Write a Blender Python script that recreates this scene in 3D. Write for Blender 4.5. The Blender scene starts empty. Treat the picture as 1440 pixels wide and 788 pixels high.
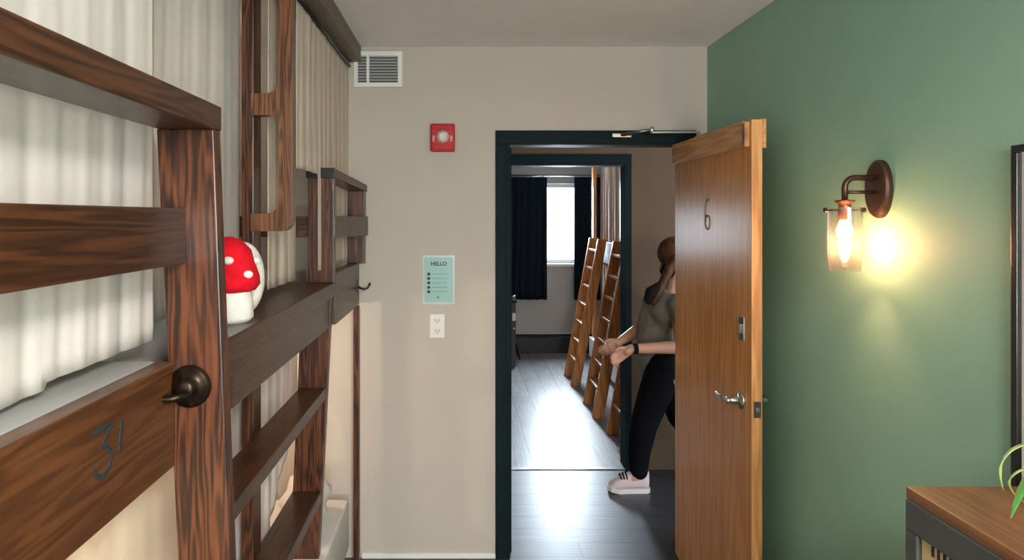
import bpy, bmesh, math, random
from mathutils import Vector, Matrix, Euler
random.seed(7)
PI = math.pi
sc = bpy.context.scene

# ------------------------------------------------------------------ camera
FPX, VX, HY, EYE = 942.0, 649.0, 305.0, 1.68
cam_d = bpy.data.cameras.new('camera'); cam = bpy.data.objects.new('camera', cam_d)
sc.collection.objects.link(cam); sc.camera = cam
cam.location = (0, 0, EYE); cam.rotation_euler = (PI / 2, 0, 0)
cam_d.sensor_fit = 'HORIZONTAL'; cam_d.sensor_width = 36
cam_d.lens = FPX / 1440 * 36
cam_d.shift_x = (720 - VX) / 1440
cam_d.shift_y = -(394 - HY) / 1440
cam_d.clip_start = 0.05

# ------------------------------------------------------------------ light
SKY = 5.0
w = bpy.data.worlds.new('sky'); sc.world = w; w.use_nodes = True
wn, wl = w.node_tree.nodes, w.node_tree.links
bg = wn['Background']
tc = wn.new('ShaderNodeTexCoord'); sx = wn.new('ShaderNodeSeparateXYZ'); rp = wn.new('ShaderNodeValToRGB')
wl.new(tc.outputs['Generated'], sx.inputs[0]); wl.new(sx.outputs['Z'], rp.inputs['Fac']); wl.new(rp.outputs['Color'], bg.inputs['Color'])
rp.color_ramp.elements[0].color = (0.78, 0.86, 0.95, 1); rp.color_ramp.elements[1].color = (0.66, 0.80, 1.0, 1)
bg.inputs['Strength'].default_value = SKY

def area(name, loc, rot, sx_, sy_, power, col, portal=False):
    l = bpy.data.lights.new(name, 'AREA'); l.shape = 'RECTANGLE'; l.size = sx_; l.size_y = sy_
    l.energy = power; l.color = col
    if portal: l.cycles.is_portal = True
    o = bpy.data.objects.new(name, l); o.location = loc; o.rotation_euler = rot
    sc.collection.objects.link(o); return o
def point(name, loc, power, col, r=0.03):
    l = bpy.data.lights.new(name, 'POINT'); l.energy = power; l.color = col; l.shadow_soft_size = r
    o = bpy.data.objects.new(name, l); o.location = loc; sc.collection.objects.link(o); return o
area('window_portal_room', (.65, -2.63, 1.5), (PI / 2, 0, 0), 1.1, 1.5, 1, (1, 1, 1), True)
area('window_portal_far', (1.28, 8.39, 1.6), (-PI / 2, 0, 0), 0.95, 0.98, 1, (1, 1, 1), True)
area('added_window_portal', (-1.02, 8.47, 1.485), (-PI / 2, 0, 0), 1.15, .63, 1, (1, 1, 1), True)  # portal of the added far room window
area('daylight_room', (.65, -2.75, 1.55), (PI / 2 - .08, 0, .35), 1.0, 1.4, 140, (1.0, 0.97, 0.93))
area('daylight_far', (1.28, 8.75, 1.9), (-PI / 2 + .25, 0, 0), 0.95, 0.98, 460, (0.80, 0.90, 1.0))
area('added_ceiling_glow', (.55, -.60, 2.32), (0, .15, 0), .42, .42, 92, (1.0, .95, .88))  # downlight of the added lamp, brightens curtains and walls
area('added_ceiling_upglow', (.55, -.60, 2.38), (PI, 0, 0), .42, .42, 22, (1.0, .95, .90))  # uplight of the added lamp, brightens the ceiling
sc.view_settings.view_transform = 'Standard'; sc.view_settings.look = 'None'
sc.view_settings.exposure = 0.0; sc.view_settings.gamma = 1.0; sc.view_settings.use_curve_mapping = False
sc.cycles.use_denoising = True
sc.cycles.max_bounces = 10; sc.cycles.diffuse_bounces = 6; sc.cycles.transparent_max_bounces = 12
sc.cycles.sample_clamp_indirect = 6.0

# ------------------------------------------------------------------ materials
MATS = {}
def mat(name, col, rough=0.6, metal=0.0, spec=0.5, noise=0.0, nscale=8.0, bump=0.0, bscale=200.0, coat=0.0, emit=None, estr=0.0, stretch=None):
    m = bpy.data.materials.new(name); m.use_nodes = True; nt = m.node_tree; b = nt.nodes['Principled BSDF']
    b.inputs['Base Color'].default_value = (*col, 1); b.inputs['Roughness'].default_value = rough
    b.inputs['Metallic'].default_value = metal; b.inputs['Specular IOR Level'].default_value = spec
    b.inputs['Coat Weight'].default_value = coat
    t = nt.nodes.new('ShaderNodeTexCoord'); mp = nt.nodes.new('ShaderNodeMapping')
    nt.links.new(t.outputs['Object'], mp.inputs[0])
    if stretch: mp.inputs['Scale'].default_value = stretch
    if noise:
        n = nt.nodes.new('ShaderNodeTexNoise'); n.inputs['Scale'].default_value = nscale; n.inputs['Detail'].default_value = 5
        nt.links.new(mp.outputs[0], n.inputs['Vector'])
        r = nt.nodes.new('ShaderNodeValToRGB')
        r.color_ramp.elements[0].position = .3; r.color_ramp.elements[1].position = .7
        r.color_ramp.elements[0].color = (*[c * (1 - noise) for c in col], 1)
        r.color_ramp.elements[1].color = (*[min(1, c * (1 + noise)) for c in col], 1)
        nt.links.new(n.outputs['Fac'], r.inputs[0]); nt.links.new(r.outputs[0], b.inputs['Base Color'])
    if bump:
        n2 = nt.nodes.new('ShaderNodeTexNoise'); n2.inputs['Scale'].default_value = bscale; n2.inputs['Detail'].default_value = 3
        nt.links.new(mp.outputs[0], n2.inputs['Vector'])
        bp = nt.nodes.new('ShaderNodeBump'); bp.inputs['Strength'].default_value = bump; bp.inputs['Distance'].default_value = 0.002
        nt.links.new(n2.outputs['Fac'], bp.inputs['Height']); nt.links.new(bp.outputs[0], b.inputs['Normal'])
    if emit:
        b.inputs['Emission Color'].default_value = (*emit, 1); b.inputs['Emission Strength'].default_value = estr
    MATS[name] = m; return m

def wood(name, dark, mid, light, axis='Z', rough=0.35, scale=1.0, coat=0.0, aniso=0.0, contrast=1.0, knots=True):
    """grain runs along axis; ring bands warped by slow noise give cathedral figures"""
    m = bpy.data.materials.new(name); m.use_nodes = True; nt = m.node_tree; L = nt.links; b = nt.nodes['Principled BSDF']
    t = nt.nodes.new('ShaderNodeTexCoord'); mp = nt.nodes.new('ShaderNodeMapping')
    L.new(t.outputs['Object'], mp.inputs[0])
    s = {'X': (.07, 1, 1), 'Y': (1, .07, 1), 'Z': (1, 1, .07)}[axis]
    mp.inputs['Scale'].default_value = tuple(v * scale for v in s)
    warp = nt.nodes.new('ShaderNodeTexNoise'); warp.inputs['Scale'].default_value = 11; warp.inputs['Detail'].default_value = 3
    L.new(mp.outputs[0], warp.inputs['Vector'])
    mul = nt.nodes.new('ShaderNodeMath'); mul.operation = 'MULTIPLY'; mul.inputs[1].default_value = 15 * contrast
    L.new(warp.outputs['Fac'], mul.inputs[0])
    pp = nt.nodes.new('ShaderNodeMath'); pp.operation = 'PINGPONG'; pp.inputs[1].default_value = .5; L.new(mul.outputs[0], pp.inputs[0])
    sn = nt.nodes.new('ShaderNodeMapRange'); sn.interpolation_type = 'SMOOTHERSTEP'; sn.inputs[1].default_value = 0; sn.inputs[2].default_value = .5
    L.new(pp.outputs[0], sn.inputs[0])
    fine = nt.nodes.new('ShaderNodeTexNoise'); fine.inputs['Scale'].default_value = 130; fine.inputs['Detail'].default_value = 4
    mp2 = nt.nodes.new('ShaderNodeMapping'); s2 = {'X': (.03, 1, 1), 'Y': (1, .03, 1), 'Z': (1, 1, .03)}[axis]
    mp2.inputs['Scale'].default_value = s2; L.new(t.outputs['Object'], mp2.inputs[0]); L.new(mp2.outputs[0], fine.inputs['Vector'])
    mixf = nt.nodes.new('ShaderNodeMath'); mixf.operation = 'MULTIPLY_ADD'; mixf.inputs[1].default_value = .75
    L.new(fine.outputs['Fac'], mixf.inputs[0])
    sc_ = nt.nodes.new('ShaderNodeMath'); sc_.operation = 'MULTIPLY'; sc_.inputs[1].default_value = .34; L.new(sn.outputs[0], sc_.inputs[0])
    L.new(sc_.outputs[0], mixf.inputs[2])
    r = nt.nodes.new('ShaderNodeValToRGB'); cr = r.color_ramp
    cr.elements[0].position = .25; cr.elements[0].color = (*light, 1)
    cr.elements[1].position = .75; cr.elements[1].color = (*dark, 1)
    e = cr.elements.new(.5); e.color = (*mid, 1)
    L.new(mixf.outputs[0], r.inputs[0])
    col = r.outputs[0]
    if knots:
        v = nt.nodes.new('ShaderNodeTexVoronoi'); v.inputs['Scale'].default_value = 4.5
        mp3 = nt.nodes.new('ShaderNodeMapping'); s3 = {'X': (.55, 1, 1), 'Y': (1, .55, 1), 'Z': (1, 1, .55)}[axis]
        mp3.inputs['Scale'].default_value = s3; mp3.inputs['Location'].default_value = (.37, .11, .05)
        L.new(t.outputs['Object'], mp3.inputs[0]); L.new(mp3.outputs[0], v.inputs['Vector'])
        kr = nt.nodes.new('ShaderNodeValToRGB'); kr.color_ramp.elements[0].position = .04; kr.color_ramp.elements[1].position = .13
        kr.color_ramp.elements[0].color = (.25, .2, .18, 1); kr.color_ramp.elements[1].color = (1, 1, 1, 1)
        L.new(v.outputs['Distance'], kr.inputs[0])
        mx = nt.nodes.new('ShaderNodeMix'); mx.data_type = 'RGBA'; mx.blend_type = 'MULTIPLY'; mx.inputs[0].default_value = 1
        L.new(col, mx.inputs[6]); L.new(kr.outputs[0], mx.inputs[7]); col = mx.outputs[2]
    L.new(col, b.inputs['Base Color'])
    b.inputs['Roughness'].default_value = rough; b.inputs['Coat Weight'].default_value = coat; b.inputs['Coat Roughness'].default_value = .2
    if aniso:
        b.inputs['Anisotropic'].default_value = aniso; b.inputs['Anisotropic Rotation'].default_value = .25
    bp = nt.nodes.new('ShaderNodeBump'); bp.inputs['Strength'].default_value = .25; bp.inputs['Distance'].default_value = .001
    L.new(fine.outputs['Fac'], bp.inputs['Height']); L.new(bp.outputs[0], b.inputs['Normal'])
    MATS[name] = m; return m

def planks(name, cols, along, pw, pl, rough, spec=.5):
    """floor boards via brick texture; along = axis the boards run"""
    m = bpy.data.materials.new(name); m.use_nodes = True; nt = m.node_tree; L = nt.links; b = nt.nodes['Principled BSDF']
    t = nt.nodes.new('ShaderNodeTexCoord'); mp = nt.nodes.new('ShaderNodeMapping'); L.new(t.outputs['Object'], mp.inputs[0])
    if along == 'Y': mp.inputs['Rotation'].default_value = (0, 0, PI / 2)
    br = nt.nodes.new('ShaderNodeTexBrick'); br.inputs['Scale'].default_value = 1
    br.inputs['Brick Width'].default_value = pl; br.inputs['Row Height'].default_value = pw
    br.inputs['Mortar Size'].default_value = .0038; br.inputs['Mortar Smooth'].default_value = .2
    br.inputs['Color1'].default_value = (*cols[0], 1); br.inputs['Color2'].default_value = (*cols[1], 1)
    br.inputs['Mortar'].default_value = (*cols[2], 1); L.new(mp.outputs[0], br.inputs['Vector'])
    mp2 = nt.nodes.new('ShaderNodeMapping'); L.new(mp.outputs[0], mp2.inputs[0]); mp2.inputs['Scale'].default_value = (1.5, 22, 1)
    n = nt.nodes.new('ShaderNodeTexNoise'); n.inputs['Scale'].default_value = 3; n.inputs['Detail'].default_value = 6; L.new(mp2.outputs[0], n.inputs['Vector'])
    r = nt.nodes.new('ShaderNodeValToRGB'); r.color_ramp.elements[0].color = (.6, .6, .6, 1); r.color_ramp.elements[1].color = (1.25, 1.25, 1.25, 1)
    r.color_ramp.elements[0].position = .3; r.color_ramp.elements[1].position = .7; L.new(n.outputs['Fac'], r.inputs[0])
    mx = nt.nodes.new('ShaderNodeMix'); mx.data_type = 'RGBA'; mx.blend_type = 'MULTIPLY'; mx.inputs[0].default_value = 1
    L.new(br.outputs['Color'], mx.inputs[6]); L.new(r.outputs[0], mx.inputs[7]); L.new(mx.outputs[2], b.inputs['Base Color'])
    b.inputs['Roughness'].default_value = rough; b.inputs['Specular IOR Level'].default_value = spec
    bp = nt.nodes.new('ShaderNodeBump'); bp.inputs['Strength'].default_value = .35; bp.inputs['Distance'].default_value = .001
    L.new(br.outputs['Fac'], bp.inputs['Height']); bp.invert = True; L.new(bp.outputs[0], b.inputs['Normal'])
    MATS[name] = m; return m

def cloth(name, col, trans=.25, noise=.05):
    m = mat(name, col, .9, spec=.1, noise=noise, nscale=5, bump=.3, bscale=420)
    nt = m.node_tree; b = nt.nodes['Principled BSDF']; out = nt.nodes['Material Output']
    tr = nt.nodes.new('ShaderNodeBsdfTranslucent'); tr.inputs['Color'].default_value = (*col, 1)
    mx = nt.nodes.new('ShaderNodeMixShader'); mx.inputs[0].default_value = trans
    nt.links.new(b.outputs[0], mx.inputs[1]); nt.links.new(tr.outputs[0], mx.inputs[2]); nt.links.new(mx.outputs[0], out.inputs[0])
    return m

def thin_glass(name, tint=(1, 1, 1), gloss=.06, rough=0.02, edge=0.35):
    m = bpy.data.materials.new(name); m.use_nodes = True; nt = m.node_tree
    nt.nodes.remove(nt.nodes['Principled BSDF']); out = nt.nodes['Material Output']
    tr = nt.nodes.new('ShaderNodeBsdfTransparent'); tr.inputs[0].default_value = (*tint, 1)
    gl = nt.nodes.new('ShaderNodeBsdfGlossy'); gl.inputs['Roughness'].default_value = rough
    lw = nt.nodes.new('ShaderNodeLayerWeight'); lw.inputs[0].default_value = edge
    ml = nt.nodes.new('ShaderNodeMath'); ml.operation = 'MULTIPLY_ADD'; ml.inputs[1].default_value = .5; ml.inputs[2].default_value = gloss
    nt.links.new(lw.outputs['Facing'], ml.inputs[0])
    mx = nt.nodes.new('ShaderNodeMixShader'); nt.links.new(ml.outputs[0], mx.inputs[0])
    nt.links.new(tr.outputs[0], mx.inputs[1]); nt.links.new(gl.outputs[0], mx.inputs[2]); nt.links.new(mx.outputs[0], out.inputs[0])
    MATS[name] = m; return m

M = MATS
STD = ((.018, .0055, .0024), (.080, .0225, .0075), (.145, .042, .0135))
for a in 'XZ': wood('stained_' + a, *STD, axis=a, rough=.36, coat=.1, contrast=1.0, scale=1.25)
wood('stained_Y', (.026, .0088, .0036), (.055, .018, .0068), (.090, .030, .011), axis='Y', rough=.36, coat=.1, contrast=.8, scale=1.25)
wood('stained_handle', (.06, .022, .009), (.15, .057, .024), (.22, .088, .038), axis='Z', rough=.33, coat=.25, scale=1.25)
wood('stained_Yo', (.066, .023, .008), (.100, .035, .012), (.130, .047, .017), axis='Y', rough=.36, coat=.1, contrast=.7, scale=1.25)
for a in 'XYZ': wood('pine_' + a, (.42, .19, .065), (.56, .28, .10), (.66, .36, .15), axis=a, rough=.4, contrast=.5)
for a in 'XYZ': wood('orange_' + a, (.44, .17, .048), (.60, .25, .075), (.72, .34, .12), axis=a, rough=.38, contrast=.6, knots=False)
wood('door_veneer', (.58, .25, .066), (.67, .30, .085), (.75, .36, .11), axis='Z', rough=.26, contrast=.45, knots=False, coat=.35)
wood('cabinet_top_wood', (.13, .055, .022), (.18, .078, .031), (.22, .10, .042), axis='Y', rough=.4, contrast=.5, knots=False)
mat('plaster_cream', (.485, .445, .395), .85, spec=.2, noise=.02, nscale=3, bump=.15, bscale=140)
mat('plaster_white', (.62, .60, .57), .85, spec=.2, noise=.02, bump=.15, bscale=140)
mat('plaster_grey', (.42, .43, .43), .85, spec=.2, noise=.02, bump=.15, bscale=140)
mat('plaster_tan_shaded', (.125, .082, .052), .85, spec=.2, noise=.02, bump=.15, bscale=140)  # tan darkened so the colour carries the shade of the hallway
mat('plaster_green', (.27, .47, .365), .62, spec=.35, noise=.03, nscale=2.5, bump=.2, bscale=120)
mat('ceiling_white', (.85, .835, .83), .9, spec=.1, noise=.015, bump=.1, bscale=90)
mat('frame_black', (.006, .0145, .0165), .6, spec=.08, noise=.1)
mat('white_paint', (.74, .74, .72), .45, noise=.02)
mat('white_plastic', (.72, .69, .64), .4, noise=.02)
mat('dark_gap', (.02, .02, .02), .8, noise=.1)
mat('duct_grey', (.10, .10, .10), .8, noise=.1)
mat('vent_grey', (.48, .49, .50), .5, noise=.05)
mat('alarm_red', (.44, .012, .014), .45, spec=.25, noise=.04)
mat('strobe_clear', (.62, .58, .55), .12, noise=.2, nscale=60)
mat('sign_teal', (.24, .44, .42), .35, noise=.03)
mat('acrylic', (.50, .56, .52), .25, noise=.03)
mat('ink', (.02, .03, .035), .6, noise=.1)
mat('ink_soft', (.12, .24, .24), .6, noise=.1)
mat('number_brown', (.22, .16, .12), .35, noise=.1)
mat('bronze', (.035, .022, .015), .32, metal=.85, noise=.15, nscale=30)
mat('sconce_bronze', (.085, .045, .028), .4, metal=.7, noise=.15, nscale=30)
mat('copper_socket', (.30, .11, .06), .35, metal=.8, noise=.1)
mat('steel', (.60, .60, .59), .25, metal=1, noise=.03)
mat('steel_dark', (.20, .20, .20), .35, metal=1, noise=.05)
mat('beam_taupe', (.15, .12, .10), .55, noise=.12, nscale=12)
mat('cabinet_steel', (.075, .085, .084), .42, metal=.3, noise=.08)
mat('cabinet_cream', (.56, .43, .22), .5, noise=.03)
mat('black_frame', (.008, .009, .010), .35, noise=.1)
mat('mirror_glass', (.92, .92, .93), .02, metal=1, noise=.005)
mat('leaf_green', (.07, .23, .045), .4, noise=.35, nscale=25)
mat('leaf_pale', (.30, .42, .13), .4, noise=.2, nscale=25)
mat('pot_clay', (.5, .5, .47), .6, noise=.05)
mat('soil', (.03, .02, .015), .95, noise=.4, nscale=60)
mat('yarn_red', (.62, .006, .018), .85, spec=.15, noise=.15, nscale=40, bump=1, bscale=190)
mat('yarn_white', (.78, .76, .73), .9, spec=.1, noise=.05, nscale=40, bump=1, bscale=190)
mat('bulb', (1, .8, .5), .5, noise=.01, emit=(1, .68, .36), estr=9)
mat('added_lamp_glow', (1, .85, .6), .5, noise=.01, emit=(1, .84, .64), estr=8)  # glow of the added, unseen lamps
mat('heater_dark', (.018, .022, .025), .5, noise=.1)
mat('skin', (.42, .20, .12), .5, noise=.06, nscale=12)
mat('shirt_olive', (.145, .125, .088), .9, noise=.08, nscale=14, bump=.4, bscale=300)
mat('black_cloth', (.004, .004, .005), .9, spec=.08, noise=.1)
mat('shoe_pink', (.52, .41, .40), .7, noise=.05, bump=.4, bscale=400)
mat('shoe_sole', (.60, .54, .52), .6, noise=.04)
mat('hair_brown', (.07, .025, .009), .6, spec=.25, noise=.6, nscale=45, bump=1, bscale=90, stretch=(1, 1, .2))
mat('hair_dark', (.010, .006, .004), .8, spec=.1, noise=.3, nscale=60)
mat('eye_dark', (.01, .008, .008), .2, noise=.05)
cloth('curtain_white', (.86, .80, .775), .12)
cloth('curtain_cream', (.72, .64, .56), .2)
cloth('curtain_warm', (.86, .78, .66), .4)
cloth('curtain_pink', (.56, .42, .33), .2)
cloth('curtain_navy', (.008, .014, .022), .05)
cloth('sheet_white', (.70, .70, .69), .05)
cloth('sheet_grey', (.44, .45, .45), .05)
planks('planks_hall', ((.038, .040, .046), (.056, .058, .064), (.015, .015, .016)), 'X', .15, 1.2, .38, .7)
planks('planks_far', ((.20, .195, .20), (.27, .265, .27), (.07, .07, .07)), 'Y', .16, 1.25, .38, .7)
thin_glass('pane_glass', (.97, .99, 1.0))
thin_glass('shade_glass', (.97, .95, .92), gloss=.07, rough=.05, edge=.45)
_nt = MATS['shade_glass'].node_tree; _o = _nt.nodes['Material Output']; _prev = _o.inputs[0].links[0].from_socket
_tl = _nt.nodes.new('ShaderNodeBsdfTranslucent'); _tl.inputs[0].default_value = (.95, .93, .9, 1)
_df = _nt.nodes.new('ShaderNodeBsdfDiffuse'); _df.inputs[0].default_value = (.95, .93, .9, 1)
_a = _nt.nodes.new('ShaderNodeAddShader'); _nt.links.new(_tl.outputs[0], _a.inputs[0]); _nt.links.new(_df.outputs[0], _a.inputs[1])
_mx = _nt.nodes.new('ShaderNodeMixShader'); _mx.inputs[0].default_value = .009
_nt.links.new(_prev, _mx.inputs[1]); _nt.links.new(_a.outputs[0], _mx.inputs[2]); _nt.links.new(_mx.outputs[0], _o.inputs[0])

# ------------------------------------------------------------------ mesh helpers
def link(o):
    sc.collection.objects.link(o); return o
def obj(name, bm, m, parent=None, smooth=False, bevel=0.0, loc=None):
    me = bpy.data.meshes.new(name)
    if bevel:
        bmesh.ops.bevel(bm, geom=bm.edges[:], offset=bevel, segments=2, affect='EDGES', profile=.6, clamp_overlap=True)
    bmesh.ops.recalc_face_normals(bm, faces=bm.faces[:])
    bm.to_mesh(me); bm.free()
    for mm in (m if isinstance(m, (list, tuple)) else [m]): me.materials.append(MATS[mm])
    if smooth:
        for p in me.polygons: p.use_smooth = True
    o = link(bpy.data.objects.new(name, me))
    if parent:
        o.parent = parent
        o.matrix_parent_inverse = Matrix.Identity(4)
        # meshes are written in world coordinates: bring them into the parent's frame
        inv = world_of(parent).inverted(); me.transform(inv)
    return o
def world_of(o):
    mtx = o.matrix_basis.copy()
    while o.parent:
        o = o.parent; mtx = o.matrix_basis @ mtx
    return mtx
def thing(name, label, cat, loc, group=None, kind=None):
    o = link(bpy.data.objects.new(name, None)); o.location = loc; o.empty_display_size = .05
    tag(o, label, cat, group, kind); return o
def tag(o, label=None, cat=None, group=None, kind=None):
    if label: o['label'] = label
    if cat: o['category'] = cat
    if group: o['group'] = group
    if kind: o['kind'] = kind
    return o
def recenter(o):
    """put a top-level mesh's origin at its base"""
    xs = [v.co for v in o.data.vertices]
    c = Vector(((min(v.x for v in xs) + max(v.x for v in xs)) / 2, (min(v.y for v in xs) + max(v.y for v in xs)) / 2, min(v.z for v in xs)))
    o.data.transform(Matrix.Translation(-c)); o.location = c; return o
def struct(name, bm, m, parent=None, bevel=0):
    o = obj(name, bm, m, parent, bevel=bevel)
    if not parent: o['kind'] = 'structure'
    return o
def NB(): return bmesh.new()
def box(bm, x0, x1, y0, y1, z0, z1, mi=0):
    v = [bm.verts.new((x, y, z)) for x in (x0, x1) for y in (y0, y1) for z in (z0, z1)]
    fs = [(0, 1, 3, 2), (4, 6, 7, 5), (0, 4, 5, 1), (2, 3, 7, 6), (0, 2, 6, 4), (1, 5, 7, 3)]
    for f in fs: bm.faces.new([v[i] for i in f]).material_index = mi
    return bm
def hexa(bm, bottom, top):
    """bottom/top: 4 corner points each in order"""
    a = [bm.verts.new(p) for p in bottom]; b = [bm.verts.new(p) for p in top]
    bm.faces.new(a[::-1]); bm.faces.new(b)
    for i in range(4): bm.faces.new([a[i], a[(i + 1) % 4], b[(i + 1) % 4], b[i]])
    return bm
def prism(bm, pts, axis, a0, a1, mi=0):
    """polygon in the plane across axis, swept a0..a1. axis Y: pts=(x,z); X: (y,z); Z: (x,y)"""
    def mk(p, a): return {'Y': (p[0], a, p[1]), 'X': (a, p[0], p[1]), 'Z': (p[0], p[1], a)}[axis]
    A = [bm.verts.new(mk(p, a0)) for p in pts]; B = [bm.verts.new(mk(p, a1)) for p in pts]
    fa = bm.faces.new(A); fb = bm.faces.new(B[::-1]); n = len(pts)
    fa.material_index = fb.material_index = mi
    for i in range(n): bm.faces.new([A[i], B[i], B[(i + 1) % n], A[(i + 1) % n]]).material_index = mi
    if n > 4: bmesh.ops.triangulate(bm, faces=[fa, fb])
    return bm
def tube(bm, pts, r, seg=10, caps=True):
    pts = [Vector(p) for p in pts]; rs = r if isinstance(r, (list, tuple)) else [r] * len(pts)
    rings = []; up = Vector((0, 0, 1)); prev = None
    for i, p in enumerate(pts):
        d = (pts[min(i + 1, len(pts) - 1)] - pts[max(i - 1, 0)]).normalized()
        if prev is None:
            n = d.cross(up)
            if n.length < .05: n = d.cross(Vector((1, 0, 0)))
            n.normalize()
        else:
            n = (prev - d * prev.dot(d)).normalized()
        prev = n; b = d.cross(n)
        rings.append([bm.verts.new(p + (n * math.cos(2 * PI * k / seg) + b * math.sin(2 * PI * k / seg)) * rs[i]) for k in range(seg)])
    for i in range(len(rings) - 1):
        for k in range(seg): bm.faces.new([rings[i][k], rings[i][(k + 1) % seg], rings[i + 1][(k + 1) % seg], rings[i + 1][k]])
    if caps: bm.faces.new(rings[0][::-1]); bm.faces.new(rings[-1])
    return bm
def lathe(bm, prof, c, axis='Z', seg=32, sx=1, sy=1):
    """prof: (r,h) list; axis of revolution through c"""
    c = Vector(c); rings = []
    for r, h in prof:
        ring = []
        for k in range(seg):
            a = 2 * PI * k / seg; u, v = r * math.cos(a) * sx, r * math.sin(a) * sy
            q = {'Z': Vector((u, v, h)), 'Y': Vector((u, h, v)), 'X': Vector((h, u, v))}[axis]
            ring.append(bm.verts.new(c + q))
        rings.append(ring)
    for i in range(len(rings) - 1):
        for k in range(seg): bm.faces.new([rings[i][k], rings[i][(k + 1) % seg], rings[i + 1][(k + 1) % seg], rings[i + 1][k]])
    if prof[0][0] > 1e-6: bm.faces.new(rings[0][::-1])
    if prof[-1][0] > 1e-6: bm.faces.new(rings[-1])
    bmesh.ops.remove_doubles(bm, verts=bm.verts[:], dist=1e-6)
    return bm
def ball(bm, c, rx, ry=None, rz=None, rot=None, u=20, v=12):
    ry = ry or rx; rz = rz or rx
    mtx = Matrix.Translation(c) @ (Euler(rot).to_matrix().to_4x4() if rot else Matrix.Identity(4)) @ Matrix.Diagonal((rx, ry, rz, 1))
    bmesh.ops.create_uvsphere(bm, u_segments=u, v_segments=v, radius=1, matrix=mtx); return bm
def text_obj(name, body, size, m, parent, mtx, depth=.0008, bold=0.0):
    cu = bpy.data.curves.new(name, 'FONT'); cu.body = body; cu.size = size; cu.extrude = depth; cu.align_x = 'CENTER'; cu.align_y = 'CENTER'
    cu.offset = bold
    t = bpy.data.objects.new(name, cu); sc.collection.objects.link(t)
    dg = bpy.context.evaluated_depsgraph_get(); me = bpy.data.meshes.new_from_object(t.evaluated_get(dg))
    bpy.data.objects.remove(t); me.name = name; me.materials.clear(); me.materials.append(MATS[m]); me.transform(mtx)
    o = link(bpy.data.objects.new(name, me))
    if parent:
        o.parent = parent; me.transform(world_of(parent).inverted())
    return o

# ================================================================== SETTING
XL, XR, YB, YE, ZC = -1.66, 1.21, -2.6, 3.30, 2.517
WT = .12                                   # end wall thickness
DX0, DX1, DZ = .22, 1.10, 2.037            # room doorway
H0, H1 = 3.42, 4.45                        # hallway
EX0, EX1, EZ = .14, 1.10, 2.034           # far room doorway
F0, F1 = 4.57, 8.30                        # far room
FXL, FXR = -1.9, 2.5

struct('floor', box(NB(), -3.0, 3.2, YB - .2, H1 + .02, -.1, 0), 'planks_hall')
struct('floor_far_room', box(NB(), FXL - .1, FXR + .1, H1 + .02, F1 + .15, -.1, 0), 'planks_far')
struct('ceiling', box(NB(), -3.0, 3.2, YB - .2, F1 + .15, ZC, ZC + .1), 'ceiling_white')
struct('wall_right', box(NB(), XR, XR + .1, YB - .12, YE, 0, ZC), 'plaster_green')
struct('wall_left', box(NB(), XL - .1, XL, YB - .12, YE, 0, ZC), 'plaster_cream')
bm = NB()
for a in ((XL - .1, DX0, 0, ZC), (DX1, XR + .1, 0, ZC), (DX0, DX1, DZ, ZC)): box(bm, a[0], a[1], YE, H0, a[2], a[3])
struct('wall_end', bm, 'plaster_cream')
bm = NB()
WX0, WX1, WZ0, WZ1 = .10, 1.17, .75, 2.25
for a in ((XL - .1, WX0, 0, ZC), (WX1, XR + .1, 0, ZC), (WX0, WX1, 0, WZ0), (WX0, WX1, WZ1, ZC)): box(bm, a[0], a[1], YB - .12, YB, a[2], a[3])
struct('wall_back', bm, 'plaster_cream')
bm = NB()
for a in ((-3.0, EX0, 0, ZC), (EX1, 3.2, 0, ZC), (EX0, EX1, EZ, ZC)): box(bm, a[0], a[1], H1, F0, a[2], a[3])
struct('wall_hallway', bm, 'plaster_tan_shaded')
struct('wall_hallway_left', box(NB(), -3.0, -2.9, H0, H1, 0, ZC), 'plaster_tan_shaded')
struct('wall_hallway_right', box(NB(), 3.1, 3.2, H0, H1, 0, ZC), 'plaster_tan_shaded')
bm = NB()
GX0, GX1, GZ0, GZ1 = .82, 1.75, 1.10, 2.09
KX0, KX1, KZ0, KZ1 = -1.6, -.45, 1.17, 1.80
for a in ((FXL - .1, KX0, 0, ZC), (KX1, GX0, 0, ZC), (KX0, KX1, 0, KZ0), (KX0, KX1, KZ1, ZC), (GX1, FXR + .1, 0, ZC), (GX0, GX1, 0, GZ0), (GX0, GX1, GZ1, ZC)): box(bm, a[0], a[1], F1, F1 + .15, a[2], a[3])
struct('wall_far', bm, 'plaster_grey')
struct('wall_far_left', box(NB(), FXL - .1, FXL, F0, F1, 0, ZC), 'plaster_grey')
struct('wall_far_right', box(NB(), FXR, FXR + .1, F0, F1, 0, ZC), 'plaster_grey')
struct('baseboard_end', box(NB(), -.49, DX0 - .053, YE - .012, YE, 0, .024), 'white_paint', bevel=.003)
struct('trim_1', box(NB(), EX0, EX1, H1 - .01, H1 + .03, 0, .006), 'steel_dark', bevel=.002)    # threshold strip

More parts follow.
